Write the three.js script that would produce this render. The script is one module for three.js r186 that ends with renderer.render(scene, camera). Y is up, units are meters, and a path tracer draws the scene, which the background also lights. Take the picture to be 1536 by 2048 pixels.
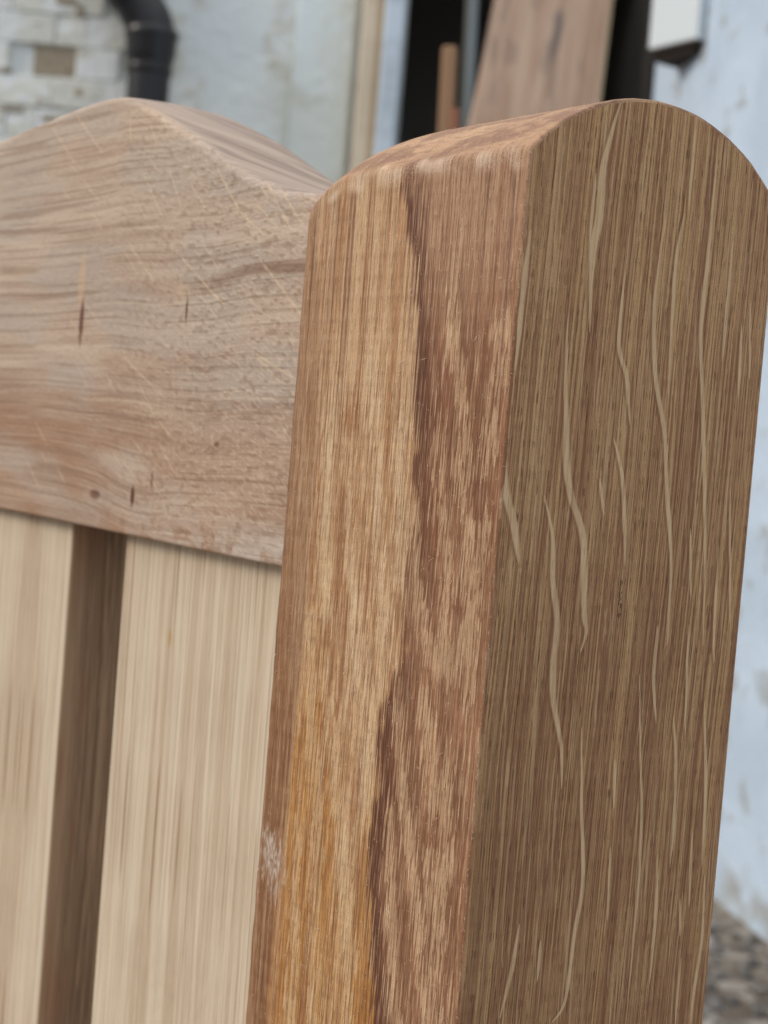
import * as THREE from 'three';
import { mergeGeometries, mergeVertices, toCreasedNormals } from 'three/addons/utils/BufferGeometryUtils.js';
import { RoundedBoxGeometry } from 'three/addons/geometries/RoundedBoxGeometry.js';

// ---------------------------------------------------------------- camera, sky, sun, exposure
const scene = new THREE.Scene();
const YAW = -0.93269, PITCH = -0.04421, ROLL = 0.08094;
const EYE = new THREE.Vector3(0.21866, -0.05643, 0.18869);
const camera = new THREE.PerspectiveCamera(36.502, 0.75, 0.02, 200);
{
  const fwd = new THREE.Vector3(Math.sin(YAW) * Math.cos(PITCH), Math.sin(PITCH), -Math.cos(YAW) * Math.cos(PITCH));
  const r0 = new THREE.Vector3(Math.cos(YAW), 0, Math.sin(YAW)), u0 = new THREE.Vector3().crossVectors(r0, fwd);
  camera.up.copy(u0.multiplyScalar(Math.cos(ROLL)).addScaledVector(r0, -Math.sin(ROLL)));
  camera.position.copy(EYE);
  camera.lookAt(EYE.clone().add(fwd));
  camera.focus = 0.31;
  camera.userData.fStop = 24;
}
scene.add(camera);

const SKY = 1.12;
{
  const W = 256, H = 128, d = new Float32Array(W * H * 4);
  for (let j = 0; j < H; j++) for (let i = 0; i < W; i++) {
    const el = ((j + 0.5) / H - 0.5) * Math.PI, s = Math.sin(el);
    const L = SKY * (s > 0 ? (1 + 2 * s) / 3 : 0.3 * (1 + s));      // overcast sky: brighter towards the zenith
    d.set([0.95 * L, 0.985 * L, 1.05 * L, 1], (j * W + i) * 4);
  }
  const t = new THREE.DataTexture(d, W, H, THREE.RGBAFormat, THREE.FloatType);
  t.mapping = THREE.EquirectangularReflectionMapping; t.magFilter = t.minFilter = THREE.LinearFilter; t.needsUpdate = true;
  scene.background = t; scene.environment = t; scene.environmentIntensity = 1;
}
const sun = new THREE.DirectionalLight(0xfff2e2, 1.3);
sun.position.set(-0.5, 0.75, 1.1).multiplyScalar(6);
sun.castShadow = true; sun.shadow.radius = 45; sun.shadow.mapSize.set(2048, 2048);
Object.assign(sun.shadow.camera, { left: -6, right: 6, top: 6, bottom: -6, near: 0.1, far: 30 });
scene.add(sun, sun.target);

const renderer = new THREE.WebGLRenderer({ antialias: true });
renderer.setSize(768, 1024);
renderer.toneMapping = THREE.LinearToneMapping;
renderer.toneMappingExposure = 1.24;
renderer.shadowMap.enabled = true;

// ---------------------------------------------------------------- helpers
let seed = 7;
const rnd = () => { seed = (seed * 1664525 + 1013904223) >>> 0; return seed / 4294967296; };
const PERM = new Uint16Array(512), VAL = new Float32Array(256);
for (let i = 0; i < 256; i++) { PERM[i] = i; VAL[i] = rnd(); }
for (let i = 255; i > 0; i--) { const j = Math.floor(rnd() * (i + 1)), t = PERM[i]; PERM[i] = PERM[j]; PERM[j] = t; }
for (let i = 0; i < 256; i++) PERM[256 + i] = PERM[i];
function vn(x, y) {                                   // value noise, 0..1
  const xi = Math.floor(x), yi = Math.floor(y); let fx = x - xi, fy = y - yi;
  fx = fx * fx * (3 - 2 * fx); fy = fy * fy * (3 - 2 * fy);
  const X = xi & 255, Y = yi & 255, X1 = (xi + 1) & 255, Y1 = (yi + 1) & 255;
  const a = VAL[PERM[PERM[X] + Y]], b = VAL[PERM[PERM[X1] + Y]], c = VAL[PERM[PERM[X] + Y1]], e = VAL[PERM[PERM[X1] + Y1]];
  return a + (b - a) * fx + (c - a) * fy + (a - b - c + e) * fx * fy;
}
function fbm(x, y, o = 3) { let s = 0, a = 0.5, n = 0; for (let i = 0; i < o; i++) { s += a * vn(x, y); n += a; a *= 0.5; x = x * 2.03 + 17.3; y = y * 2.03 + 9.1; } return s / n; }
const clamp = (x, a = 0, b = 1) => x < a ? a : x > b ? b : x;
const sm = (a, b, x) => { const t = clamp((x - a) / (b - a)); return t * t * (3 - 2 * t); };
const lerp = (a, b, t) => a + (b - a) * t;
const mix = (c, k, t) => { c[0] += (k[0] - c[0]) * t; c[1] += (k[1] - c[1]) * t; c[2] += (k[2] - c[2]) * t; };
function curve(pts, x) {                              // pts: flat [x0, y0, x1, y1, ...], x rising
  const n = pts.length;
  if (x <= pts[0]) return pts[1];
  for (let i = 2; i < n; i += 2) if (x <= pts[i]) { let t = (x - pts[i - 2]) / (pts[i] - pts[i - 2]); return lerp(pts[i - 1], pts[i + 1], t); }
  return pts[n - 1];
}
// fn(x, y, out) fills out[0..2] with sRGB 0..255 and out[3] with a height 0..1; x, y run over the given ranges in mm
function paint(W, H, x0, x1, y0, y1, fn) {
  const col = new Uint8Array(W * H * 4), hgt = new Uint8Array(W * H * 4), o = [0, 0, 0, 0.5];
  for (let j = 0; j < H; j++) for (let i = 0; i < W; i++) {
    o[3] = 0.5; fn(lerp(x0, x1, (i + 0.5) / W), lerp(y0, y1, (j + 0.5) / H), o);
    const k = (j * W + i) * 4, h = clamp(o[3]) * 255;
    col[k] = clamp(o[0], 0, 255); col[k + 1] = clamp(o[1], 0, 255); col[k + 2] = clamp(o[2], 0, 255); col[k + 3] = 255;
    hgt[k] = hgt[k + 1] = hgt[k + 2] = h; hgt[k + 3] = 255;
  }
  const mk = (a, srgb) => {
    const t = new THREE.DataTexture(a, W, H, THREE.RGBAFormat);
    t.magFilter = THREE.LinearFilter; t.minFilter = THREE.LinearMipmapLinearFilter; t.generateMipmaps = true;
    t.wrapS = t.wrapT = THREE.MirroredRepeatWrapping; if (srgb) t.colorSpace = THREE.SRGBColorSpace; t.needsUpdate = true; return t;
  };
  return { map: mk(col, true), bumpMap: mk(hgt, false) };
}
const std = (o) => new THREE.MeshStandardMaterial({ roughness: 0.8, ...o });
const wood = (o) => new THREE.MeshPhysicalMaterial({ roughness: 0.7, specularIntensity: 0.45, ...o });
function tag(o, label, category, group, kind) {
  if (label) o.userData.label = label; if (category) o.userData.category = category;
  if (group) o.userData.group = group; if (kind) o.userData.kind = kind; return o;
}
function mesh(name, geo, mat, parent = scene) { const m = new THREE.Mesh(geo, mat); m.name = name; m.castShadow = m.receiveShadow = true; parent.add(m); return m; }
function group(name, x = 0, y = 0, z = 0, turn = 0) { const g = new THREE.Group(); g.name = name; g.position.set(x, y, z); g.rotation.y = turn; scene.add(g); return g; }
// the yard is laid out along the line of sight: across (to the right), up, deep (away from the eye)
const RH = new THREE.Vector3(Math.cos(YAW), 0, Math.sin(YAW)), FH = new THREE.Vector3(Math.sin(YAW), 0, -Math.cos(YAW));
const at = (across, up, deep) => new THREE.Vector3(EYE.x, 0, EYE.z).addScaledVector(RH, across).addScaledVector(FH, deep).setY(up);
const yard = (name, across, up, deep, turn = 0) => { const p = at(across, up, deep); return group(name, p.x, p.y, p.z, -YAW + turn); };   // local x across, z towards the eye
const FLOOR = -0.87;

// ---------------------------------------------------------------- floor
{
  const t = paint(1024, 1024, 0, 2000, 0, 2000, (x, y, o) => {
    const a = fbm(x / 160, y / 160, 4), b = fbm(x / 28 + 40, y / 28, 3), c = vn(x / 9, y / 9);
    o[0] = 122; o[1] = 111; o[2] = 98;
    mix(o, [96, 84, 72], sm(0.45, 0.65, a)); mix(o, [166, 160, 150], 0.7 * sm(0.58, 0.68, b)); mix(o, [88, 80, 72], 0.7 * sm(0.62, 0.75, fbm(x / 34, y / 34 + 90, 2)));
    mix(o, [172, 172, 168], 0.6 * sm(0.78, 0.9, c));
    o[3] = 0.3 + 0.5 * b + 0.2 * c;
  });
  t.map.repeat.set(5, 5); t.bumpMap.repeat.set(5, 5);
  const g = new THREE.PlaneGeometry(10, 10); g.rotateX(-Math.PI / 2);
  const f = mesh('floor', g, std({ ...t, bumpScale: 0.008, roughness: 0.95 })); f.position.set(-1.5, FLOOR, -0.5); f.rotation.y = -YAW;
  tag(f, null, null, null, 'structure');
}

{
  const n = 900, m = new THREE.InstancedMesh(new THREE.IcosahedronGeometry(1, 1), std({ color: 0xffffff, roughness: 0.9 }), n), M = new THREE.Matrix4(), q = new THREE.Quaternion(), c = new THREE.Color();
  m.name = 'gravel'; m.castShadow = m.receiveShadow = true; scene.add(m); m.userData.kind = 'stuff'; tag(m, 'small pale and grey stones scattered over the floor by the wall', 'gravel');
  for (let k = 0; k < n; k++) {
    const d = 1.9 + rnd() * 1.5, r = 0.68 - 0.177 * (d - 2.93) - 0.02 - rnd() * 0.6, s = 0.004 + rnd() * rnd() * 0.014, p = at(r, FLOOR + s * 0.25, d), v = 0.08 + rnd() * rnd() * 0.4;
    M.compose(p, q.setFromEuler(new THREE.Euler(rnd() * 6, rnd() * 6, rnd() * 6)), new THREE.Vector3(s, s * (0.6 + rnd() * 0.4), s * (0.7 + rnd() * 0.6))); m.setMatrixAt(k, M); m.setColorAt(k, c.setRGB(v, v * 0.93, v * 0.85));
  }
}

// ---------------------------------------------------------------- walls
const wallTex = paint(1024, 1024, 0, 2000, 0, 2000, (x, y, o) => {            // old white masonry paint, grubby and damp
  const a = fbm(x / 260, y / 260, 4), b = fbm(x / 60 + 31, y / 60, 4), c = fbm(x / 18, y / 18 + 7, 3);
  o[0] = 230; o[1] = 236; o[2] = 233;
  mix(o, [216, 216, 204], 0.75 * sm(0.42, 0.66, a)); mix(o, [222, 230, 234], 0.6 * sm(0.55, 0.7, fbm(x / 180 + 9, y / 300, 3)));
  mix(o, [182, 170, 144], 0.3 * sm(0.55, 0.8, b)); mix(o, [160, 148, 128], 0.35 * sm(0.68, 0.8, c * 0.5 + b * 0.5));
  o[3] = 0.5 * b + 0.5 * c;
});
const wallPaint = std({ ...wallTex, bumpScale: 0.006, roughness: 0.85 });
const brickTex = paint(512, 512, 0, 700, 0, 700, (x, y, o) => {
  const a = fbm(x / 90, y / 60, 4), b = fbm(x / 22 + 31, y / 16, 3);
  o[0] = 240; o[1] = 244; o[2] = 244;
  mix(o, [220, 220, 208], 0.7 * sm(0.45, 0.65, a)); mix(o, [150, 130, 100], 0.8 * sm(0.66, 0.8, a * 0.5 + b * 0.5)); mix(o, [110, 96, 78], 0.7 * sm(0.74, 0.84, b));
  o[3] = 0.5 * a + 0.5 * b;
});
const brickPaint = [0.96, 1, 0.92].map((v) => std({ ...brickTex, bumpScale: 0.006, color: new THREE.Color(v, v, v * 0.99) }));
function box(w, h, d, x, y, z, uvScale = 0.5) {                                // a box whose uv is in metres * uvScale
  const g = new THREE.BoxGeometry(w, h, d); g.translate(x, y, z); return uvBox(g, uvScale);
}
function uvBox(g, s, ox = 0, oy = 0) {
  const p = g.attributes.position, n = g.attributes.normal, uv = g.attributes.uv;
  for (let i = 0; i < p.count; i++) {
    const ax = Math.abs(n.getX(i)), ay = Math.abs(n.getY(i)), az = Math.abs(n.getZ(i));
    const u = ax > ay && ax > az ? p.getZ(i) : p.getX(i), v = ay > ax && ay > az ? p.getZ(i) : p.getY(i);
    uv.setXY(i, u * s + ox, v * s + oy);
  }
  return g;
}
const TOP = 1.75;                                                                // wall tops
{
  const w = yard('back_wall', 0, FLOOR, 3.8);                                    // local z 0 is its face, -z goes deeper
  tag(w, 'grubby white painted brick and plaster wall behind the black pipe', 'wall');
  const H = TOP - FLOOR;
  mesh('plaster', mergeGeometries([box(2.96, H, 0.24, -1.52, H / 2, -0.132), box(0.64, 0.62, 0.24, 0.28, H - 0.31, -0.132)]), wallPaint, w);  // second box: unseen lintel, set low to darken the alcove
  // a plaster pier beside the door frame, a little proud and softly edged
  const pg = uvBox(new RoundedBoxGeometry(0.15, H, 0.06, 3, 0.012), 0.5, 0.3, 0.2); pg.translate(-0.235, H / 2, -0.022);
  mesh('pier', pg, std({ ...wallTex, bumpScale: 0.005, color: new THREE.Color(0.98, 1.03, 1.08) }), w);
  // painted bricks left of the pipe
  const geos = [];
  for (let k = 0; k < 6; k++) {
    const header = k > 3, g = uvBox(new RoundedBoxGeometry(header ? 0.103 : 0.2195, 0.0735, 0.04, 3, 0.005), 1.4, rnd(), rnd());
    const p = g.attributes.position; for (let i = 0; i < p.count; i++) p.setZ(i, p.getZ(i) + 0.006 * (vn(p.getX(i) * 30 + k * 9, p.getY(i) * 40) - 0.5));
    geos.push(g);
  }
  const bare = std({ ...brickTex, bumpScale: 0.006, color: new THREE.Color(0.42, 0.34, 0.25) });
  for (let row = 0; row < 12; row++) {
    const y = 1.216 + row * 0.0755, odd = row % 2;
    for (let k = 0; k < 4; k++) {
      const x = -1.55 + k * 0.222 + odd * 0.111;
      if (x > -0.72) continue;
      if (row === 6 && k === 3) continue;                                         // the place of the knocked-out brick end
      const b = mesh('brick', geos[Math.floor(rnd() * 4)], brickPaint[Math.floor(rnd() * 3)], w);
      b.position.set(x + (rnd() - 0.5) * 0.004, y, -0.0185 + (rnd() - 0.5) * 0.004); b.rotation.z = (rnd() - 0.5) * 0.02;
    }
    if (row === 6) { const b = mesh('brick', geos[4], bare, w); b.position.set(-0.885, y + 0.002, -0.028); b.userData.label = 'brown broken brick with its painted face gone';
      for (const [px, py, w2, h2] of [[-0.865, 0.945, 0.05, 0.02], [-0.985, 0.675, 0.07, 0.012], [-0.875, 0.662, 0.06, 0.014], [-0.83, 0.925, 0.02, 0.03], [-1.0, 0.77, 0.03, 0.012]]) { const g = new RoundedBoxGeometry(w2, h2, 0.008, 2, 0.003); uvBox(g, 3, rnd(), rnd()); mesh('bare_patch', g, bare, w).position.set(px, py - FLOOR, 0.001); }
      const c = mesh('brick', geos[5], brickPaint[1], w); c.position.set(-0.778, y, -0.017); }
  }
}
{
  const w = yard('dark_alcove', 0.28, FLOOR, 4.05);                               // the dark space behind the opening
  tag(w, 'pitch dark alcove behind the opening with leaning boards', 'alcove');
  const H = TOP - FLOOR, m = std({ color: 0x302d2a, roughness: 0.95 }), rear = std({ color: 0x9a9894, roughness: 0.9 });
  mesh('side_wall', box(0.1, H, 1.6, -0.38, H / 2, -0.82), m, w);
  mesh('shade_panel', box(0.1, 1.99, 1.99, 0.242, 0.995, -0.63).applyMatrix4(new THREE.Matrix4().makeShear(0, 0, 0, 0, 0.177, 0)), m, w);  // added dark panel in place of shade on the far side wall
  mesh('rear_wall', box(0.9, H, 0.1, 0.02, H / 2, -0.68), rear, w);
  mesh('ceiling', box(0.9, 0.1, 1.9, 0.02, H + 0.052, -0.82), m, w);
}
{
  // right-hand wall: runs away from the eye, turned a little to the left
  const a = Math.atan(0.177), w = yard('side_wall', 0.684, FLOOR, 2.93, a);
  tag(w, 'pale bluish white rendered wall running back on the right', 'wall');
  const H = TOP - FLOOR, t = paint(1024, 1024, 0, 2000, 0, 2000, (x, y, o) => {
    const a = fbm(x / 300, y / 300, 4), b = fbm(x / 50 + 31, y / 50, 4);
    o[0] = 200; o[1] = 219; o[2] = 238;  // skylight blue put into the white wall's base colour
    mix(o, [186, 205, 224], 0.7 * sm(0.45, 0.65, a)); mix(o, [150, 150, 144], 0.5 * sm(0.62, 0.76, b)); mix(o, [160, 158, 150], 0.5 * (1 - sm(20, 110, y)) * sm(0.3, 0.6, b));
    o[3] = 0.6 * b + 0.4 * a;
  });
  mesh('render', box(0.2, H, 6.4, 0.1, H / 2, 0.3), std({ ...t, bumpScale: 0.006, roughness: 0.8 }), w);
}
{
  // timber frame of the opening
  const f = yard('door_frame', -0.1, FLOOR, 3.78);
  tag(f, 'cream and white painted door frame beside the dark opening', 'door frame');
  const H = 2.3;
  const cream = paint(128, 512, 0, 60, 0, 800, (x, y, o) => { const n = fbm(x / 3, y / 90, 3); o[0] = 222; o[1] = 206; o[2] = 182; mix(o, [198, 182, 158], 0.6 * sm(0.45, 0.75, n)); });
  const white = paint(128, 512, 0, 60, 0, 800, (x, y, o) => { const n = fbm(x / 8, y / 90, 3); o[0] = 206; o[1] = 220; o[2] = 232; mix(o, [170, 182, 192], 0.6 * sm(0.5, 0.75, n)); });
  const g1 = uvBox(new RoundedBoxGeometry(0.04, H, 0.07, 3, 0.008), 2); g1.translate(-0.026, H / 2, 0.02);
  const g1b = uvBox(new RoundedBoxGeometry(0.024, H, 0.05, 2, 0.005), 2); g1b.translate(-0.0025, H / 2, 0.03);
  const g2 = uvBox(new RoundedBoxGeometry(0.05, H, 0.09, 3, 0.008), 2); g2.translate(0.031, H / 2, 0.03);
  mesh('architrave', g1, std({ ...cream }), f); mesh('bead', g1b, std({ ...cream, color: 0xd8ccbc }), f); mesh('jamb', g2, std({ ...white, roughness: 0.5 }), f);
}

// ---------------------------------------------------------------- things against the far walls
{
  const p = yard('downpipe', -0.638, FLOOR, 3.715);
  tag(p, 'black soil pipe with a bend and socket on the white wall', 'pipe');
  const m = std({ color: 0x161518, roughness: 0.33 });
  const bend = 0.872 - FLOOR;
  const tube = (pts, r) => new THREE.TubeGeometry(new THREE.CatmullRomCurve3(pts.map((q) => new THREE.Vector3(...q)), false, 'centripetal'), 60, r, 24);
  mesh('pipe_run', tube([[0, 0, 0], [0, bend - 0.3, 0], [0, bend, 0]], 0.0505), m, p);
  mesh('pipe_bend', tube([[0.002, bend - 0.03, 0], [-0.008, bend + 0.012, 0], [-0.035, bend + 0.055, 0], [-0.11, bend + 0.175, 0.006], [-0.3, bend + 0.48, 0.01]], 0.057), m, p);
  mesh('bend_socket', (() => { const g = new THREE.LatheGeometry([[0.056, -0.03], [0.064, -0.028], [0.065, 0.02], [0.069, 0.026], [0.069, 0.05], [0.06, 0.056]].map((q) => new THREE.Vector2(...q)), 28); g.rotateZ(0.56); g.translate(-0.06, bend + 0.096, 0.003); return g; })(), m, p);
  const sock = (y) => { const g = new THREE.LatheGeometry([[0.049, -0.052], [0.0545, -0.05], [0.0545, -0.036], [0.052, -0.032], [0.0535, -0.026], [0.0595, 0.0], [0.0605, 0.03], [0.0645, 0.036], [0.0645, 0.05], [0.056, 0.058]].map((q) => new THREE.Vector2(...q)), 28); g.translate(0, y, 0); return g; };
  mesh('socket', sock(bend - 0.055), m, p);
  const g = new THREE.BoxGeometry(0.13, 0.03, 0.03); g.translate(0, bend - 0.6, -0.05); mesh('bracket', g, m, p);
}
{
  // wide stained board leaning in the opening
  const b = yard('leaning_board', 0.2, FLOOR, 3.5, 0.2);
  tag(b, 'wide pinkish brown board leaning in the dark opening', 'board');
  const t = paint(512, 1024, 0, 300, 0, 1200, (x, y, o) => {
    const n = fbm(x / 14, y / 240, 4), q = fbm(x / 40 + 5, y / 120 + 3, 3);
    o[0] = 212; o[1] = 178; o[2] = 152; mix(o, [190, 152, 126], 0.8 * sm(0.4, 0.65, n)); mix(o, [224, 194, 168], 0.5 * sm(0.55, 0.7, fbm(x / 22, y / 300 + 20, 2)));
    const d = Math.hypot((x - 168 - (y - 920) * 0.12) / 16, (y - 980) / 90), e = Math.hypot((x - 150) / 15, (y - 760) / 60);
    mix(o, [106, 100, 98], 0.72 * (1 - sm(0.5, 1.2, Math.min(d, e) + (q - 0.5) * 1.2))); mix(o, [150, 126, 110], 0.4 * sm(0.66, 0.8, q));
  });
  const g = new RoundedBoxGeometry(0.3, 2.1, 0.02, 2, 0.003); g.translate(0, 1.05, 0);
  const p = g.attributes.position, uv = g.attributes.uv;                           // its left edge runs in a little towards the top
  for (let i = 0; i < p.count; i++) if (p.getX(i) < 0) p.setX(i, p.getX(i) + 0.075 * (p.getY(i) - 1.6));
  for (let i = 0; i < p.count; i++) uv.setXY(i, p.getX(i) / 0.3 + 0.5, (p.getY(i) - 1.05) / 1.2 + 0.2);
  const face = mesh('board_face', g, std({ ...t, roughness: 0.7 }), b);
  const e = new RoundedBoxGeometry(0.005, 2.1, 0.021, 2, 0.001); e.translate(0.1525, 1.05, 0); mesh('board_edge', e, std({ color: 0xb7a988 }), b);
  b.rotation.order = 'YXZ'; b.rotation.x = -0.1; b.rotation.z = -0.068;
}
{
  const s = yard('batten', 0.168, FLOOR, 3.66);
  tag(s, 'thin grey batten leaning between the wide board and the opening', 'batten');
  const g = new RoundedBoxGeometry(0.02, 2.1, 0.02, 2, 0.003); g.translate(0, 1.05, 0); mesh('stave', g, std({ color: 0x7d8486, roughness: 0.8 }), s);
  const h = new RoundedBoxGeometry(0.008, 2.1, 0.018, 2, 0.002); h.translate(-0.0145, 1.05, 0); mesh('stave_edge', h, std({ color: 0x6b6a62 }), s);
  s.rotation.z = 0.03;
}
{
  const s = yard('offcut', 0.115, FLOOR, 3.56);
  tag(s, 'narrow orange brown wooden offcut standing before the dark opening', 'offcut');
  const t = paint(64, 512, 0, 40, 0, 600, (x, y, o) => { const n = fbm(x / 5, y / 60, 3); o[0] = 176; o[1] = 132; o[2] = 92; mix(o, [150, 118, 92], 0.6 * (1 - sm(8, 16, x))); mix(o, [176, 98, 62], 0.7 * sm(14, 24, x) * sm(0.3, 0.6, n)); });
  const g = uvBox(new RoundedBoxGeometry(0.034, 1.72, 0.03, 3, 0.008), 12); g.translate(0, 0.86, 0); mesh('stick', g, std(t), s);
  const c = new THREE.CylinderGeometry(0.009, 0.009, 1.58, 14); c.translate(0.02, 0.79, 0.012); mesh('copper_tube', c, std({ color: 0x9a6650, metalness: 0.6, roughness: 0.4 }), s);
  s.rotation.z = 0.03;
}
{
  const a = Math.atan(0.177), b = yard('wall_block', 0.684 - 0.177 * (3.46 - 2.93) + 0.0, 0.858, 3.46, a + 0.42);
  tag(b, 'white painted timber block fixed high on the right wall', 'block');
  const white = std({ color: new THREE.Color(0.7, 0.77, 0.8), roughness: 0.6 });
  const g = new RoundedBoxGeometry(0.085, 0.5, 0.15, 3, 0.004); g.translate(-0.015, 0.252, 0); mesh('timber', g, white, b);
  const u = new THREE.BoxGeometry(0.076, 0.006, 0.142); u.translate(-0.015, -0.0015, 0); const w = new RoundedBoxGeometry(0.076, 0.02, 0.13, 2, 0.004); w.translate(-0.005, -0.0135, -0.006); mesh('bracket', w, std({ color: 0x2a211b, roughness: 0.9 }), b);  // added dark slab under the block in place of its shadow
  mesh('underside_plate', u, std({ color: 0x3a2f26 }), b);  // dark plate over the underside of the block
  const s = new THREE.CylinderGeometry(0.006, 0.006, 0.004, 16); s.rotateZ(Math.PI / 2); s.translate(-0.0585, 0.12, 0.0); mesh('screw_head', s, std({ color: 0x8d9094, roughness: 0.5 }), b);
}

// ================================================================ the oak gate (metres; textures in mm)
const gate = group('oak_gate', 0, 0, 0);
tag(gate, 'unfinished oak gate with round-topped post, peaked rail and upright slats', 'gate');
const dust = (x, y, o, amt) => { const n = VAL[PERM[(PERM[Math.floor(x * 4) & 255] + Math.floor(y * 4)) & 255]]; if (n > 1 - amt) mix(o, [236, 226, 210], 0.15 + 0.45 * VAL[(Math.floor(x * 7) + Math.floor(y * 5) * 13) & 255]); };

// ---- the post's broad face: quarter-sawn oak with ray flecks. x = depth into the face (0..70), y = height
const FLECKS = [
  [1.9, -22, 13, -19, 0, -19, -10, -18, -17, -19, -32], [1.7, -2, -15, -1, -29, -1, -41],
  [1.8, -13, -30, -14, -43, -15, -50, -16, -58, -18, -64, -22, -72, -24, -86, -25, -90, -24, -94],
  [1.6, -11, -64, -14, -72, -15, -80, -17, -88, -17, -96, -18, -104, -21, -113, -22, -121],
  [1.1, -27, -19, -27, -33, -30, -40, -32, -49], [1.1, -37, -7, -36, -18, -36, -27, -38, -39, -42, -50, -44, -61, -47, -75, -48, -88, -48, -93],
  [0.9, -42, -6, -41, -14, -41, -23, -42, -43], [1.1, -50, 11, -50, -11, -50, -29, -53, -47, -57, -73, -59, -93],
  [0.9, -57, -10, -57, -23, -57, -34], [0.7, -62, -26, -63, -41], [2.1, 0, -56, -1, -63, -4, -70, -6, -77],
  [1.0, -28, -52, -31, -59, -33, -69, -34, -77], [0.7, -25, -60, -27, -67], [0.7, -61, -72, -62, -90, -63, -97],
  [0.9, -45, -89, -45, -99, -47, -109], [0.7, -41, -99, -43, -114, -45, -127, -46, -141, -46, -156, -46, -172],
  [0.6, -52, -69, -54, -83], [0.6, -54, -89, -56, -112], [0.6, -63, -60, -67, -90], [0.9, -52, -108, -54, -118, -55, -131, -55, -140],
  [0.9, -61, -105, -64, -125, -65, -141], [0.9, -66, -142, -67, -156, -66, -168, -66, -175], [0.9, -51, -137, -52, -151, -52, -164],
  [0.7, -61, -133, -62, -149], [0.6, -61, -160, -61, -174], [0.6, -59, -147, -60, -155],
  [1.1, -26, -109, -28, -126, -30, -140, -29, -151, -28, -164, -25, -168], [1.0, -14, -147, -13, -156, -11, -165], [0.7, -20, -151, -20, -159],
  [0.7, -36, -116, -37, -126], [0.6, -17, -2, -17, -15], [0.7, -43, 15, -43, 4, -43, -5], [0.6, -64, -21, -66, -37], [0.6, -37, -134, -38, -149],
];
function strokeMask(W, H, x0, x1, y0, y1, list, wob = 0) {                       // soft tapering strokes; returns a Float32 mask
  const m = new Float32Array(W * H), sx = W / (x1 - x0), sy = H / (y1 - y0);
  for (const s of list) {
    const w = s[0] * (s[0] > 0.5 ? 0.48 : 0.5), pts = []; let total = 0; const seg = [];
    for (let i = 1; i < s.length; i += 2) pts.push([s[i], s[i + 1]]);
    const cur = new THREE.SplineCurve(pts.map((q) => new THREE.Vector2(...q))), len = cur.getLength(), N = Math.ceil(len * sy * 1.2);
    for (let i = 0; i <= N; i++) {
      const t = i / N, q = cur.getPoint(t), tap = Math.pow(Math.min(1, 3 * Math.min(t, 1 - t)), 0.8), wl = w * tap * (0.85 + 0.3 * vn(q.y * 0.12 + s[1] * 3, s[2])) + 0.05;
      const cx = (q.x + (vn(q.y * 0.25, s[1] * 1.7) - 0.5) * wob - x0) * sx, cy = Math.round((q.y - y0) * sy), rad = wl * sx;
      for (let dy = -1; dy <= 1; dy++) for (let x = Math.floor(cx - rad * 1.6); x <= cx + rad * 1.6; x++) {
        const yy = cy + dy; if (x < 0 || x >= W || yy < 0 || yy >= H) continue;
        const a = 1 - sm(0.6, 1.3, Math.abs(x + 0.5 - cx) / rad); if (a > m[yy * W + x]) m[yy * W + x] = a;
      }
    }
  }
  return m;
}
const RW = 768, RHt = 2048, R0 = -192, R1 = 17;
const fleckMask = strokeMask(RW, RHt, -71, 1, R0, R1, FLECKS, 0.12);
const minor = []; for (let k = 0; k < 230; k++) { const z = -4 - 66 * rnd(), y = R0 + rnd() * 210, l = 4 + rnd() * 22; minor.push([0.15 + 0.32 * rnd(), z, y, z + (rnd() - 0.5) * 0.8 - l * 0.01, y - l * 0.5, z - 0.3 + rnd() * 0.4 - l * 0.02, y - l]); }
const minorMask = strokeMask(RW, RHt, -71, 1, R0, R1, minor, 0.1);
const sample = (m, W, H, u, v) => m[clamp(Math.floor(v * H), 0, H - 1) * W + clamp(Math.floor(u * W), 0, W - 1)];
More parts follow.
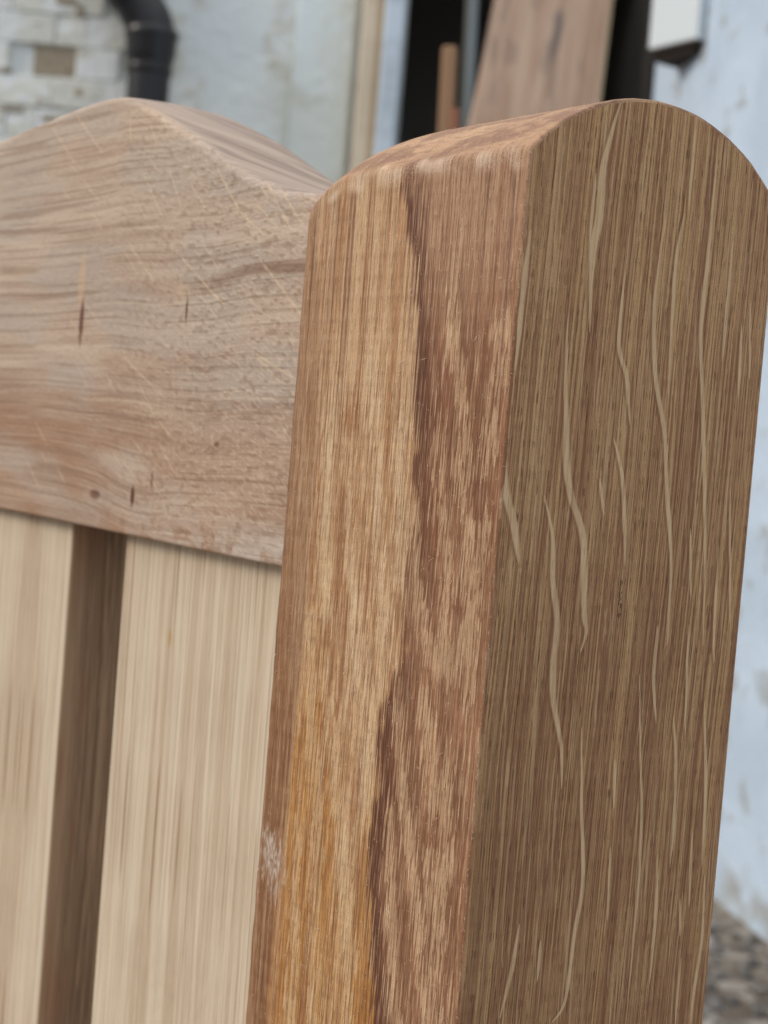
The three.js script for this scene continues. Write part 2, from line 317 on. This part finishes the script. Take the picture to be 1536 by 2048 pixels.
const faceTex = paint(RW, RHt, -71, 1, R0, R1, (z, y, o) => {
  const t = z + 0.018 * y + 1.6 * (fbm(y / 55, z / 40, 2) - 0.5);
  const wide = fbm(t * 0.22, y * 0.006, 2), band = vn(t * 1.2, y * 0.01), fine = vn(t * 3.9, y * 0.022), fine2 = vn(t * 7.2 + 90, y * 0.03), fib = vn(t * 10, y * 0.12), pore = vn(t * 8, y * 0.35), grit = vn(z * 7, y * 7);
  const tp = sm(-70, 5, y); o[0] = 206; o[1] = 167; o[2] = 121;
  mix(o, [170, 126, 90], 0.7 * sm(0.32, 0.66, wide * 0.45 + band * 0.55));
  mix(o, [152, 112, 78], 0.72 * sm(-5, -120, y + 70 * (wide - 0.5)) * sm(-2, -16, z + 4 * vn(y * 0.03, 5)));  // wood browner lower down, with the face's downward shade put into it
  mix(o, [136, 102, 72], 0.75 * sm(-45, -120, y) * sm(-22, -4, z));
  mix(o, [204, 164, 112], 0.6 * sm(0.58, 0.72, vn(t * 1.7 + 40, y * 0.009)));
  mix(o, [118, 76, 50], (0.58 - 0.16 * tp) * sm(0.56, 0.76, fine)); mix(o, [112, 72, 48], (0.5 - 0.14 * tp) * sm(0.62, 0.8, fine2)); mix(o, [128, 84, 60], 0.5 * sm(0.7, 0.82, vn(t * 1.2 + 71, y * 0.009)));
  mix(o, [214, 178, 130], 0.42 * sm(0.6, 0.82, fib)); mix(o, [82, 50, 34], 0.6 * sm(0.72, 0.86, pore) * sm(0.4, 0.62, fine2));
  mix(o, [112, 78, 50], 0.3 * (grit - 0.3));
  const u = (z + 71) / 72, v = (y - R0) / (R1 - R0);
  const f = sample(fleckMask, RW, RHt, u, v), side = sample(fleckMask, RW, RHt, u - 0.011, v), mn = sample(minorMask, RW, RHt, u, v);
  mix(o, [126, 84, 58], 0.4 * clamp(side - f)); mix(o, [214, 184, 144], 0.42 * mn); mix(o, [220, 190, 150], Math.min(0.9, f * (0.42 + 0.35 * fib + 0.3 * vn(z * 2.2, y * 0.12))));
  if (Math.hypot((z + 33.5) / 0.5, (y + 84 - (z + 33.5)) / 5) < 1 && vn(z * 9, y * 2.2) > 0.55) mix(o, [70, 46, 34], 0.7);
  dust(z, y, o, 0.002);
  o[3] = 0.55 - 0.3 * sm(0.6, 0.9, fine) - 0.4 * sm(0.74, 0.9, pore) + 0.02 * f + 0.15 * (fib - 0.5) + 0.1 * (grit - 0.5);
});

// ---- the post's narrow face and the curved top, one sheet. x -74..0 across, y up the face then on over the top (y > 0)
const LW = 768, LH = 2048, L0 = -200, L1 = 84;
const EDGE = [-173, -25.6, -159, -28.5, -144.5, -31.4, -133, -31.2, -124.5, -29.8, -116.7, -31.7, -108, -30.3, -97, -25.5, -91, -26.6, -82, -27.4, -68, -25.6, -62, -27.2, -43, -29.6, -31, -30.6, -17, -33.3, -4, -39.4];
// short spindles of pale early wood and brown late wood, strung along the slanting growth rings
const RINGS = [
  [5, -20, -18, -19, -32, -14, -45, -10, -58], [6, -4, -31, -3, -42, -5, -60], [5, -21, -55, -18, -66, -14, -80, -13, -94, -9, -98, -6, -88], [4, -26, -68, -23, -85, -18, -95, -13, -99], [5, -3, -70, -5, -85, -4, -102],
  [4, -27, -103, -24, -118, -20, -130, -16, -142, -12, -155, -8, -172], [6, -18, -106, -14, -118, -11, -125, -9, -114], [5, -9, -122, -7, -135, -6, -152], [4, -26, -128, -24, -140, -22, -155, -17, -172, -14, -184], [5, -12, -135, -9, -150, -5, -170], [5, -14, -56, -9, -70, -8, -84],
  [6, -50, -56, -48, -75, -44, -90, -41, -106], [6, -58, -50, -57, -75, -53, -95], [5, -45, -38, -40, -60, -36, -78, -33, -95, -32, -106], [6, -52, -105, -48, -120, -43, -135, -38, -150, -34, -166], [6, -60, -95, -57, -115, -52, -130, -50, -150, -46, -182], [5, -38, -98, -35, -115, -34, -132], [5, -65, -60, -64, -90, -63, -120], [5, -41, -140, -37, -160, -33, -182], [5, -58, -140, -56, -165, -55, -185], [5, -33, -50, -31, -70, -29, -84],
];
const pales = [], browns = [];
for (const r of RINGS) {
  const pts = []; for (let i = 1; i < r.length; i += 2) pts.push(new THREE.Vector2(r[i], r[i + 1]));
  const c = new THREE.SplineCurve(pts), n = Math.round(c.getLength() * 3.4);
  for (let k = 0; k < n; k++) {
    const q = c.getPoint(rnd()), l = 2 + rnd() * rnd() * 11, x = q.x + (rnd() + rnd() - 1) * r[0] * 0.55, y = q.y + (rnd() - 0.5) * 3; pales.push([0.14 + rnd() * rnd() * 0.5, x, y + l / 2, x - 0.012 * l, y - l / 2]);
    if (k % 2) { const X = x + r[0] * (0.65 + rnd() * 0.6), L2 = 3 + rnd() * 12; browns.push([0.15 + rnd() * rnd() * 0.6, X, y + L2 / 2, X - 0.012 * L2, y - L2 / 2]); }
  }
}
for (let k = 0; k < 1100; k++) { const x = -74 + rnd() * 74, y = -200 + rnd() * 165, l = 2 + rnd() * 10; (k % 2 ? pales : browns)  .push([0.12 + rnd() * 0.2, x, y, x - 0.012 * l, y - l]); }
const paleMask = strokeMask(LW, LH, -75, 1, L0, L1, pales), brownMask = strokeMask(LW, LH, -75, 1, L0, L1, browns);
const sideTex = paint(LW, LH, -75, 1, L0, L1, (x, y, o) => {
  const jag = (vn(x * 3.3, y * 0.045) - 0.5) * 30 + (vn(x * 8, y * 0.1) - 0.5) * 22;                            // fibres run past one another
  const yj = y + jag, t = x + 0.012 * y, fib = vn(t * 9, y * 0.2), fib2 = vn(t * 17, y * 0.45), fine = vn(t * 3.2, y * 0.04), grit = vn(x * 6, y * 6);
  const eb = curve(EDGE, y) + (vn(y * 0.3, 4) - 0.5) * 1.4 + (vn(x * 3.4, y * 0.05) - 0.5) * 3.6 + (vn(x * 7, y * 0.16) - 0.5) * 1.6;
  const low = sm(-60, -140, y), top = sm(-2, 1.5, y + (grit - 0.5) * 2);
  const u = (x + 75) / 76, v = (y - L0) / (L1 - L0), pale = sample(paleMask, LW, LH, u, v) * (0.6 + 0.6 * fib), brown = sample(brownMask, LW, LH, u, v);
  const torn = sm(-14, -50, y + 12 * (fib - 0.5)), slow = fbm(x * 0.07 + 3, y * 0.012 + 5, 2), streak = vn(t * 0.9 + 20, y * 0.012), streak2 = vn(t * 2.1 + 60, y * 0.02);
  // left half: pale tan, honey lower down
  o[0] = 204; o[1] = 168; o[2] = 130;
  mix(o, [188, 130, 62], (0.1 + 0.75 * low) * sm(0.3, 0.62, slow + 0.12 * (1 - Math.abs(x + 46) / 18)) * sm(-50, -130, y));
  mix(o, [164, 116, 78], 0.6 * sm(0.52, 0.75, streak)); mix(o, [212, 176, 136], 0.5 * sm(0.6, 0.8, streak2) * (1 - 0.6 * low)); mix(o, [134, 82, 44], 0.4 * brown * torn); mix(o, [230, 206, 170], 0.56 * clamp(pale) * torn);
  // brown strip down the outer edge
  const le = -62.5 + 3 * (vn(y * 0.03, 9) - 0.5) - 6 * sm(-40, -5, y) + (fib - 0.5) * 2;
  mix(o, [124, 82, 54], 0.8 * (1 - sm(le - 1.5, le + 0.6, x)) * lerp(0.55, 1, low)); mix(o, [182, 150, 122], 0.5 * (1 - sm(-63, -60, x)) * sm(0.55, 0.7, vn(t * 1.6, y * 0.03)));
  mix(o, [84, 54, 40], 0.55 * (1 - sm(-73, -69, x + 2 * vn(y * 0.12, 2))) * sm(-20, -50, y) * (1 - sm(-70, -100, y)));
  // right half: reddish brown, a dark streak along its left border
  if (x > eb - 0.6) {
    const k = sm(eb - 0.6, eb + (y > -58 ? 2 : 0.7), x), d = x - eb, b = [160, 117, 88];
    mix(b, [128, 84, 60], 0.7 * sm(0.42, 0.62, fbm(x * 0.09 + 20, y * 0.02, 2)) * torn); mix(b, [182, 146, 118], 0.8 * sm(-46, -10, y));
    mix(b, [104, 70, 50], 0.5 * brown * torn); mix(b, [140, 96, 70], 0.5 * sm(0.55, 0.75, streak2)); mix(b, [224, 194, 156], 0.66 * clamp(pale) * sm(-10, -30, y));
    const dk = (1 - sm(0.5, 6 + 6 * vn(y * 0.04, 12), d + (fib - 0.5) * 4)) * (0.35 + 0.65 * Math.max(sm(-95, -115, y), sm(-70, -50, y)));
    mix(b, [90, 55, 40], 0.9 * dk * (1 - 0.7 * clamp(pale))); mix(b, [184, 138, 102], 0.3 * sm(-3, -0.5, x));
    mix(o, b, k);
  }
  // straight pore lines near the top
  const pl = sm(0.8, 0.93, vn(t * 1.15 + 50, y * 0.004)) * sm(-60, -30, y) * sm(-2, -6, y); mix(o, [98, 66, 58], 0.55 * pl * (0.5 + fib));
  mix(o, [112, 74, 50], 0.4 * sm(0.66, 0.88, fine)); mix(o, [228, 200, 164], 0.42 * sm(0.6, 0.84, fib)); mix(o, [120, 82, 56], 0.25 * (grit - 0.4)); mix(o, [100, 66, 44], 0.34 * sm(0.66, 0.9, vn(t * 8 + 31, y * 0.22))); mix(o, [92, 60, 42], 0.4 * sm(0.78, 0.9, fib2));
  // sanded-through patch near the bottom
  const sc = Math.hypot((x + 67.3 + 0.25 * (y + 150)) / 4.6, (y + 150.5) / 6.4); mix(o, [202, 186, 174], (0.35 + 0.6 * sm(0.35, 0.6, vn(x * 5, y * 1.1))) * (1 - sm(0.65, 1.1, sc + (fib - 0.5) * 0.9 + (vn(x * 1.2, y * 0.5) - 0.5) * 0.9)));
  // scuffed crease, then the end grain of the top
  const cr = 1 - sm(0.8, 3.5, Math.abs(y + 0.6 + (vn(x * 0.3, 8) - 0.5) * 3)); mix(o, [226, 204, 182], 0.68 * cr * sm(0.3, 0.7, vn(x * 0.22, y * 0.25 + 4) * 0.6 + grit * 0.4));
  if (top > 0) {
    const e = [182, 144, 112], q = fbm(x / 9 + 3, y / 6 + 8, 4); mix(e, [200, 162, 126], 0.6 * sm(0.5, 0.65, fbm(x / 14 + 60, y / 9, 3)));
    mix(e, [126, 92, 74], 0.6 * sm(0.48, 0.7, q)); mix(e, [140, 104, 82], 0.4 * sm(0.6, 0.8, vn(x * 0.35 + y * 0.3, y * 1.5))); mix(e, [226, 200, 172], 0.35 * sm(0.7, 0.9, grit)); mix(e, [92, 62, 48], 0.5 * sm(0.8, 0.93, vn(x * 3.1 + 7, y * 3.1)) * sm(0.4, 0.6, vn(x * 0.5, y * 0.2 + 30)));
    mix(o, e, 0.9 * top * (1 - 0.7 * cr));
  }
  dust(x, y, o, 0.004);
  o[3] = 0.5 + 0.35 * (fib - 0.5) - 0.3 * sm(0.66, 0.88, fine) - 0.3 * pl + 0.25 * (grit - 0.5) * top + 0.25 * (fib2 - 0.5);
});
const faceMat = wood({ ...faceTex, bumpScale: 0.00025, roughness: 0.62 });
const sideMat = wood({ ...sideTex, bumpScale: 0.0004, roughness: 0.66 });

// ---- the post: ring of points in (z, y) swept along x, with rounded left end
{
  const ring = [], mm = 0.001, BOT = -870;
  const R = 48.6, cy = 14.8 - R;                                                  // arch through (0,0), apex 14.8, (-70,0)
  for (const y of [BOT, -400, -200]) ring.push([0, y]);
  for (let y = -196; y < -3.5; y += 4) ring.push([0, y]);
  // fillet between face and arch, then the arch
  const arch = (z) => cy + Math.sqrt(Math.max(0, R * R - (z + 35) * (z + 35)));
  const f0 = [0, -1.2], f1 = [-0.9, arch(-0.9)];
  for (let i = 0; i <= 6; i++) { const t = i / 6, a = (1 - t) * (1 - t), b = 2 * t * (1 - t), c = t * t; ring.push([a * f0[0] + c * f1[0], a * f0[1] + b * 0.0 + c * f1[1]]); }
  for (let z = -3.5; z > -67; z -= 2.5) ring.push([z, arch(z)]);
  for (let i = 0; i <= 6; i++) { const t = i / 6, a = (1 - t) * (1 - t), b = 2 * t * (1 - t), c = t * t; ring.push([a * -68.3 + b * -70 + c * -70, a * arch(-1.7) + b * 0.1 + c * -2.2]); }
  for (const y of [-40, -200, BOT]) ring.push([-70, y]);
  const arc = [0]; for (let i = 1; i < ring.length; i++) arc.push(arc[i - 1] + Math.hypot(ring[i][0] - ring[i - 1][0], ring[i][1] - ring[i - 1][1]));
  const creaseI = ring.findIndex((p) => p[1] > -0.3), arc0 = arc[creaseI];
  const xs = [0, -0.1, -0.25, -0.45, -0.7, -1.1]; for (let x = -3; x > -50; x -= 3) xs.push(x);
  for (let x = -50; x > -72; x -= 1) xs.push(x); xs.push(-72.3, -72.8, -73.2, -73.5, -73.75, -73.9, -74);
  const DROP = [-74, 11, -73.6, 9, -73, 7.6, -72, 6.3, -70.5, 5, -68.5, 3.7, -66, 2.4, -63, 1.3, -60, 0.6, -56, 0.15, -52, 0];
  const pos = [], uv = [], idx = [], n = ring.length, rR = 0.7, rL = 2.2;
  xs.forEach((x) => {
    for (let i = 0; i < n; i++) {
      let [z, y] = ring[i]; const d = -x, dl = x + 74, wob = 0.35 * (fbm(y * 0.12, z * 0.1 + 5, 3) - 0.5) + 0.25 * (vn(y * 0.9, z * 0.3) - 0.5);
      let ins = 0; const r1 = rR * (1 + wob); if (d < r1) ins = r1 - Math.sqrt(Math.max(0, r1 * r1 - (r1 - d) ** 2));
      const r2 = rL * (1 + 0.8 * wob); if (dl < r2) ins = r2 - Math.sqrt(Math.max(0, r2 * r2 - (r2 - dl) ** 2));
      // direction of the inset
      const a = ring[Math.max(0, i - 1)], b = ring[Math.min(n - 1, i + 1)]; let nz = b[1] - a[1], ny = -(b[0] - a[0]); const l = Math.hypot(nz, ny); nz /= l; ny /= l;
      y -= curve(DROP, x) * sm(-26, 0, y);
      const bumpy = y > -6 ? 0.25 * (fbm(x * 0.25, arc[i] * 0.25, 3) - 0.5) : 0.12 * (vn(x * 0.4, y * 0.05) - 0.5);
      pos.push(x * mm, (y - ny * (ins - bumpy)) * mm, (z - nz * (ins - bumpy)) * mm);
      uv.push((x + 75) / 76, (arc[i] - arc0 - L0) / (L1 - L0));
    }
  });
  for (let j = 0; j + 1 < xs.length; j++) for (let i = 0; i + 1 < n; i++) { const a = j * n + i, b = a + 1, c = a + n, d = c + 1; idx.push(a, b, c, b, d, c); }
  const g = new THREE.BufferGeometry(); g.setAttribute('position', new THREE.Float32BufferAttribute(pos, 3)); g.setAttribute('uv', new THREE.Float32BufferAttribute(uv, 2)); g.setIndex(idx); g.computeVertexNormals();
  // caps: broad face at x = 0 and the hidden far face
  const cap = (j, right) => {
    const pts = []; for (let i = 0; i < n; i++) { const k = (j * n + i) * 3; pts.push(new THREE.Vector2(pos[k + 2] * 1000, pos[k + 1] * 1000)); }
    const tri = THREE.ShapeUtils.triangulateShape(pts, []), p = [], u = [], nn = [], x = pos[j * n * 3];
    for (const t of tri) for (const q of t) { p.push(x, pts[q].y * mm, pts[q].x * mm); u.push((pts[q].x + 71) / 72, (pts[q].y - R0) / (R1 - R0)); nn.push(right ? 1 : -1, 0, 0); }
    const c = new THREE.BufferGeometry(); c.setAttribute('position', new THREE.Float32BufferAttribute(p, 3)); c.setAttribute('normal', new THREE.Float32BufferAttribute(nn, 3)); c.setAttribute('uv', new THREE.Float32BufferAttribute(u, 2));
    const ix = []; for (let k = 0; k < p.length / 3; k += 3) { // wind outward
      const A = new THREE.Vector3(...p.slice(k * 3, k * 3 + 3)), B = new THREE.Vector3(...p.slice(k * 3 + 3, k * 3 + 6)), C = new THREE.Vector3(...p.slice(k * 3 + 6, k * 3 + 9));
      const nx = B.sub(A).cross(C.sub(A)).x; (nx > 0) === right ? ix.push(k, k + 1, k + 2) : ix.push(k, k + 2, k + 1);
    }
    c.setIndex(ix); return c;
  };
  const m = mergeGeometries([g, cap(0, true), cap(xs.length - 1, false)], true);
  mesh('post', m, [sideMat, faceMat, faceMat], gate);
}

// ---- the peaked top rail
const RAILTOP = [-430, 12, -380, 17, -330, 25, -300, 28.5, -263, 31, -235, 32.6, -205, 34.2, -192, 34.6, -183, 34.4, -175, 33.4, -166, 31.4, -152, 26.6, -135.6, 20.6, -122.7, 14.7, -111.6, 9.2, -102, 5.2, -93, 2.2, -84, 0.2, -70, -1.5];
const railTop = (x) => { let s = 0; for (let k = -3; k <= 3; k++) s += curve(RAILTOP, x + k * 2.2); return s / 7; };
const railFlecks = [
  [0.8, -223, 30, -205, 17], [0.8, -206, 31, -188, 19], [0.6, -139, 13, -126, 5], [0.8, -124, 13, -110, -1, -97, -9], [0.8, -101, 6, -85, -9], [0.6, -91, 1, -80, -9],
  [0.6, -161, 11, -149, 0], [0.5, -147, 13, -139, 2], [0.7, -167, -7, -151, -17], [0.7, -138, -10, -113, -24], [0.9, -99, -14, -79, -28], [0.5, -172, 27, -170, 20], [0.5, -160, 25, -155, 19],
  [0.6, -199, 12, -187, 5], [0.7, -97, -37, -79, -43], [0.7, -165, -38, -140, -47],
];
for (let k = 0; k < 45; k++) { const x = -240 + rnd() * 165, y = -75 + rnd() * 100, l = 3 + rnd() * 9; railFlecks.push([0.12 + 0.2 * rnd(), x, y, x + l, y - l * (0.45 + 0.35 * rnd())]); }
const TW = 1024, TH = 1024, T0 = -92, T1 = 70;
const railMask = strokeMask(TW, TH, -270, -70, T0, T1, railFlecks, 0.4);
const railTex = paint(TW, TH, -270, -70, T0, T1, (x, y, o) => {
  const right = sm(-200, -110, x), tp = railTop(x);
  const kn = Math.exp(-(((x + 154) / 22) ** 2 + ((y + 74) / 12) ** 2)), w = y + 4 * (fbm(x / 70, y / 50, 2) - 0.5) + 4 * kn;
  const wide = fbm(x / 120, w / 11, 3), band = vn(x / 45 + 9, w / 2.6), dash = vn(x / 2.2 + y / 3, w * 1.05), dash2 = vn((x + y * 1.3) / 1.1, w * 1.6), fine = vn(x / 14, w * 2.2);
  const line = vn(x / 40 + 20, w / 0.8), line2 = vn(x / 26 + 50, w / 0.45), grit = vn(x * 4, y * 4);
  o[0] = 194; o[1] = 174; o[2] = 156;
  mix(o, [168, 144, 126], 0.55 * sm(0.35, 0.7, wide)); mix(o, [204, 186, 164], 0.5 * sm(0.5, 0.8, band)); mix(o, [150, 124, 106], 0.4 * sm(0.6, 0.85, vn(x / 60, w / 1.7 + 40)));
  mix(o, [202, 178, 154], 0.4 * sm(6, 30, y)); mix(o, [150, 112, 86], 0.75 * sm(-18, -62, y) * (1 - 0.75 * right) * sm(0.2, 0.6, vn(x / 40, w / 5))); mix(o, [168, 130, 104], 0.35 * sm(-40, -70, y));
  mix(o, [176, 168, 160], 0.4 * sm(0.42, 0.65, fbm(x / 40 + 8, y / 14, 3)));
  mix(o, [134, 108, 88], 0.36 * (1 - 0.4 * right) * sm(0.6, 0.82, line)); mix(o, [214, 196, 174], 0.3 * sm(0.6, 0.85, line2)); mix(o, [140, 112, 90], 0.25 * (grit - 0.3));
  mix(o, [126, 98, 78], (0.08 + 0.24 * right) * sm(0.6, 0.86, dash)); mix(o, [222, 202, 178], (0.06 + 0.24 * right) * sm(0.62, 0.85, dash2));
  mix(o, [112, 80, 62], 0.55 * (1 - sm(0.6, 2.2, Math.abs(w + 17 + 2 * vn(x / 25, 3)))) * sm(-150, -85, x));
  // pin knots and a dark check
  for (const [kx, ky, rx, ry, a] of [[-154.2, -74.1, 1.1, 2.6, 0.9], [-144, -68.3, 0.8, 2.2, 0.5], [-193.4, -28.4, 1.4, 6.5, 0.75], [-132.1, -24.2, 0.6, 3.2, 0.65], [-176.7, -76.7, 3.2, 1.4, 0.6], [-112, -58, 1.4, 0.7, 0.5]]) mix(o, [88, 52, 38], a * (1 - sm(0.5, 1.4, Math.hypot((x - kx) / rx, (y - ky) / ry))));
  mix(o, [206, 174, 138], 0.55 * (1 - sm(0.5, 1.2, Math.hypot((x + 195) / 2.6, (y + 17) / 9)))); mix(o, [210, 182, 148], 0.4 * (1 - sm(0.3, 1.3, Math.hypot((x + 135.2) / 3.6, (y + 19.5) / 2.8) + (dash - 0.5) * 0.7)));
  mix(o, [206, 196, 186], 0.5 * sm(-74, -84, y) * right * sm(0.3, 0.6, vn(x / 3, y / 3)));
  const f = sample(railMask, TW, TH, (x + 270) / 200, (y - T0) / (T1 - T0)); mix(o, [220, 196, 164], (0.2 + 0.4 * dash2) * f);
  if (y > tp - 0.4) { const e = [172, 152, 136], q = vn(x / 16, y / 1.4); mix(e, [130, 110, 98], 0.6 * sm(0.4, 0.75, fbm(x / 26, y / 2.2 + 7, 3))); mix(e, [196, 176, 156], 0.4 * sm(0.6, 0.85, q)); mix(o, e, sm(tp - 0.4, tp + 3.5, y)); }
  o[3] = 0.5 + 0.2 * (dash - 0.5) + 0.2 * (dash2 - 0.5) + 0.1 * f - 0.2 * sm(0.6, 0.85, line);
});
const railMat = wood({ ...railTex, bumpScale: 0.0003, roughness: 0.7 });
{
  const pos = [], uv = [], idx = [], N = 176; let n = 0;
  for (let j = 0; j <= N; j++) {
    const x = lerp(-430, -70, j / N), tp = railTop(x), zf = -4, zb = -31, r = 2.6, tilt = curve([-200, 0.2, -172, 0.5, -160, 1.4, -145, 2.6, -120, 2.6, -100, 1.2, -80, 0.8], x), tf = tp - tilt;
    const sl = (railTop(x + 1) - railTop(x - 1)) / 2;
    const pr = [[zb, -86.6, 0], [zf - 0.8, -86.6, 0], [zf - 0.25, -86.35, 0], [zf, -85.8, 0]];
    for (let y = -80; y < 30; y += 10) pr.push([zf, Math.min(y, tf - r - 0.02 * (30 - y) / 10 - 0.02), 0]);
    for (let i = 0; i <= 8; i++) { const a = i / 8 * Math.PI / 2; pr.push([zf - r + r * Math.cos(a), tf - r + r * Math.sin(a), r * a - r * Math.sin(a)]); }
    for (let i = 1; i <= 8; i++) { const z = lerp(zf - r, zb + 2, i / 8); pr.push([z, lerp(tf, tp, i / 8) + 0.5 * Math.sin(i / 8 * Math.PI), zf - z - r * 0.43]); }
    for (let i = 1; i <= 4; i++) { const a = i / 4 * Math.PI / 2; pr.push([zb + 2 - 2 * Math.sin(a), tp - 2 + 2 * Math.cos(a), 26]); }
    pr.push([zb, -86.6, 26]);
    n = pr.length;
    for (const [z, y, ex] of pr) {
      const lump = 0.15 * (fbm(x / 9, (y + z) / 5, 2) - 0.5) * (z > zb ? 1 : 0);
      pos.push(x / 1000, (y + (ex > 0 ? lump : 0)) / 1000, z / 1000); uv.push((x + 270) / 200, ((ex > 0.35 ? tp + 0.6 + ex : y + tilt) - T0) / (T1 - T0));
    }
  }
  for (let j = 0; j < N; j++) for (let i = 0; i + 1 < n; i++) { const a = j * n + i, b = a + 1, c = a + n, d = c + 1; idx.push(a, c, b, b, c, d); }
  const g = new THREE.BufferGeometry(); g.setAttribute('position', new THREE.Float32BufferAttribute(pos, 3)); g.setAttribute('uv', new THREE.Float32BufferAttribute(uv, 2)); g.setIndex(idx); g.computeVertexNormals();
  mesh('top_rail', g, railMat, gate);
}

// ---- upright slats under the rail
const slatTex = paint(768, 1024, 0, 110, -290, -80, (x, y, o) => {
  const t = x + 0.01 * y + 1.5 * (fbm(y / 90, x / 40, 2) - 0.5), wide = fbm(t * 0.12, y * 0.004, 2), band = vn(t * 0.75, y * 0.008), fine = vn(t * 3.4, y * 0.024), fib = vn(t * 9, y * 0.1);
  const fine2 = vn(t * 4.4 + 33, y * 0.03);
  o[0] = 212; o[1] = 197; o[2] = 174;
  mix(o, [186, 164, 138], 0.65 * sm(0.38, 0.66, wide)); mix(o, [220, 204, 178], 0.5 * sm(0.5, 0.75, band)); mix(o, [170, 146, 120], 0.38 * sm(0.58, 0.78, fine)); mix(o, [158, 132, 106], 0.4 * sm(0.64, 0.82, fine2));
  mix(o, [226, 211, 188], 0.3 * sm(0.58, 0.8, fib)); mix(o, [132, 100, 72], 0.6 * sm(0.84, 0.93, vn(t * 1.1 + 70, y * 0.012)));
  mix(o, [184, 148, 100], 0.7 * (1 - sm(0.5, 1.2, Math.hypot((x - 29) / 1.1, (y + 115.5) / 2.6)))); dust(x, y, o, 0.003);
  o[3] = 0.5 + 0.3 * (fib - 0.5) - 0.3 * sm(0.6, 0.88, fine);
});
const slatMat = wood({ ...slatTex, bumpScale: 0.0002, roughness: 0.7 });
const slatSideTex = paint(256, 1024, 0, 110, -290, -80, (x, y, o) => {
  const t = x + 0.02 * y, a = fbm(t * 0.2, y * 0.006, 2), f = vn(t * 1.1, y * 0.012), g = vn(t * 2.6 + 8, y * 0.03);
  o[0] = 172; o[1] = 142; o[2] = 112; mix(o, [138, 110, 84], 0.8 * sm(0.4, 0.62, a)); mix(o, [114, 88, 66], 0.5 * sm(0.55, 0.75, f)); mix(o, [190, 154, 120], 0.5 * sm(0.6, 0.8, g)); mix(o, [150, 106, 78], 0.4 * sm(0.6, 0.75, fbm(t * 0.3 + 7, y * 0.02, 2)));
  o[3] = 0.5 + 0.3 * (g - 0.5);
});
const slatSide = wood({ ...slatSideTex, bumpScale: 0.0002, roughness: 0.75 });  // browner cut sides, darkened further: their shade is put into the colour
[[-166, -73, 0, 0], [-304, -199.5, 0.3, 0.4], [-430, -337, 0.6, 0.15]].forEach(([x0, x1, ou, ov], k) => {
  const w = (x1 - x0) / 1000, h = 0.79, g = new RoundedBoxGeometry(w, h, 0.022, 2, 0.0012), p = g.attributes.position, nn = g.attributes.normal, uv = g.attributes.uv;
  for (let i = 0; i < p.count; i++) {
    const side = Math.abs(nn.getX(i)) > 0.7, u = side ? p.getZ(i) * 1000 + 45 : p.getX(i) * 1000 + (w * 500), y = p.getY(i) * 1000 - 84 - h * 500;
    uv.setXY(i, u / 110 + ou, (y + 290) / 210 + ov);
  }
  g.translate((x0 + x1) / 2000, -0.084 - h / 2 + 0.004, -0.020);
  mesh('slat', g, [slatSide, slatSide, slatMat, slatMat, slatMat, slatMat], gate);
});

// ---- loose wood fibres standing off the sanded edges
{
  const list = [], q = new THREE.Quaternion(), e = new THREE.Euler();
  const hair = (x, y, z, dx, dy, dz, len, rad) => {
    const a = new THREE.Vector3(x, y, z), d = new THREE.Vector3(dx, dy, dz).normalize(), b = a.clone().addScaledVector(d, len * 0.5).add(new THREE.Vector3((rnd() - 0.5) * len * 0.3, (rnd() - 0.5) * len * 0.3, 0)), c = a.clone().addScaledVector(d, len);
    list.push(new THREE.TubeGeometry(new THREE.QuadraticBezierCurve3(a, b, c), 3, rad, 3));
  };
  const R = 0.0486, cy = 0.0148 - R;
  for (let k = 0; k < 240; k++) {                                                  // along the top
    const x = -0.05 + rnd() * 0.049, z = -0.004 - rnd() * 0.045, y = cy + Math.sqrt(R * R - (z + 0.035) ** 2) - 0.0011 * Math.max(0, -x * 1000 - 56) / 4;
    hair(x, y - 0.0002, z, rnd() - 0.5, 0.3 + rnd() * 0.7, rnd() - 0.3, 0.0003 + rnd() * 0.0006, 0.00002 + rnd() * 0.00003);
  }
  for (let k = 0; k < 260; k++) {                                                  // on the narrow face
    const x = -0.072 + rnd() * 0.071, y = -0.185 + rnd() * 0.18;
    hair(x, y, -0.0002, rnd() - 0.5, rnd() * 1.6 - 0.8, 0.25 + rnd() * 0.4, 0.0005 + rnd() * 0.0009, 0.000025 + rnd() * 0.00003);
  }
  for (let k = 0; k < 120; k++) hair(-0.0004, -0.185 + rnd() * 0.185, -0.0002, 0.3 + rnd() * 0.5, rnd() - 0.7, rnd() * 0.8, 0.0004 + rnd() * 0.0006, 0.00003);
  const f = mesh('wood_fibres', mergeGeometries(list), std({ color: 0xe2ccb0, roughness: 0.8 }), gate); f.userData.kind = 'stuff';
}

renderer.render(scene, camera);
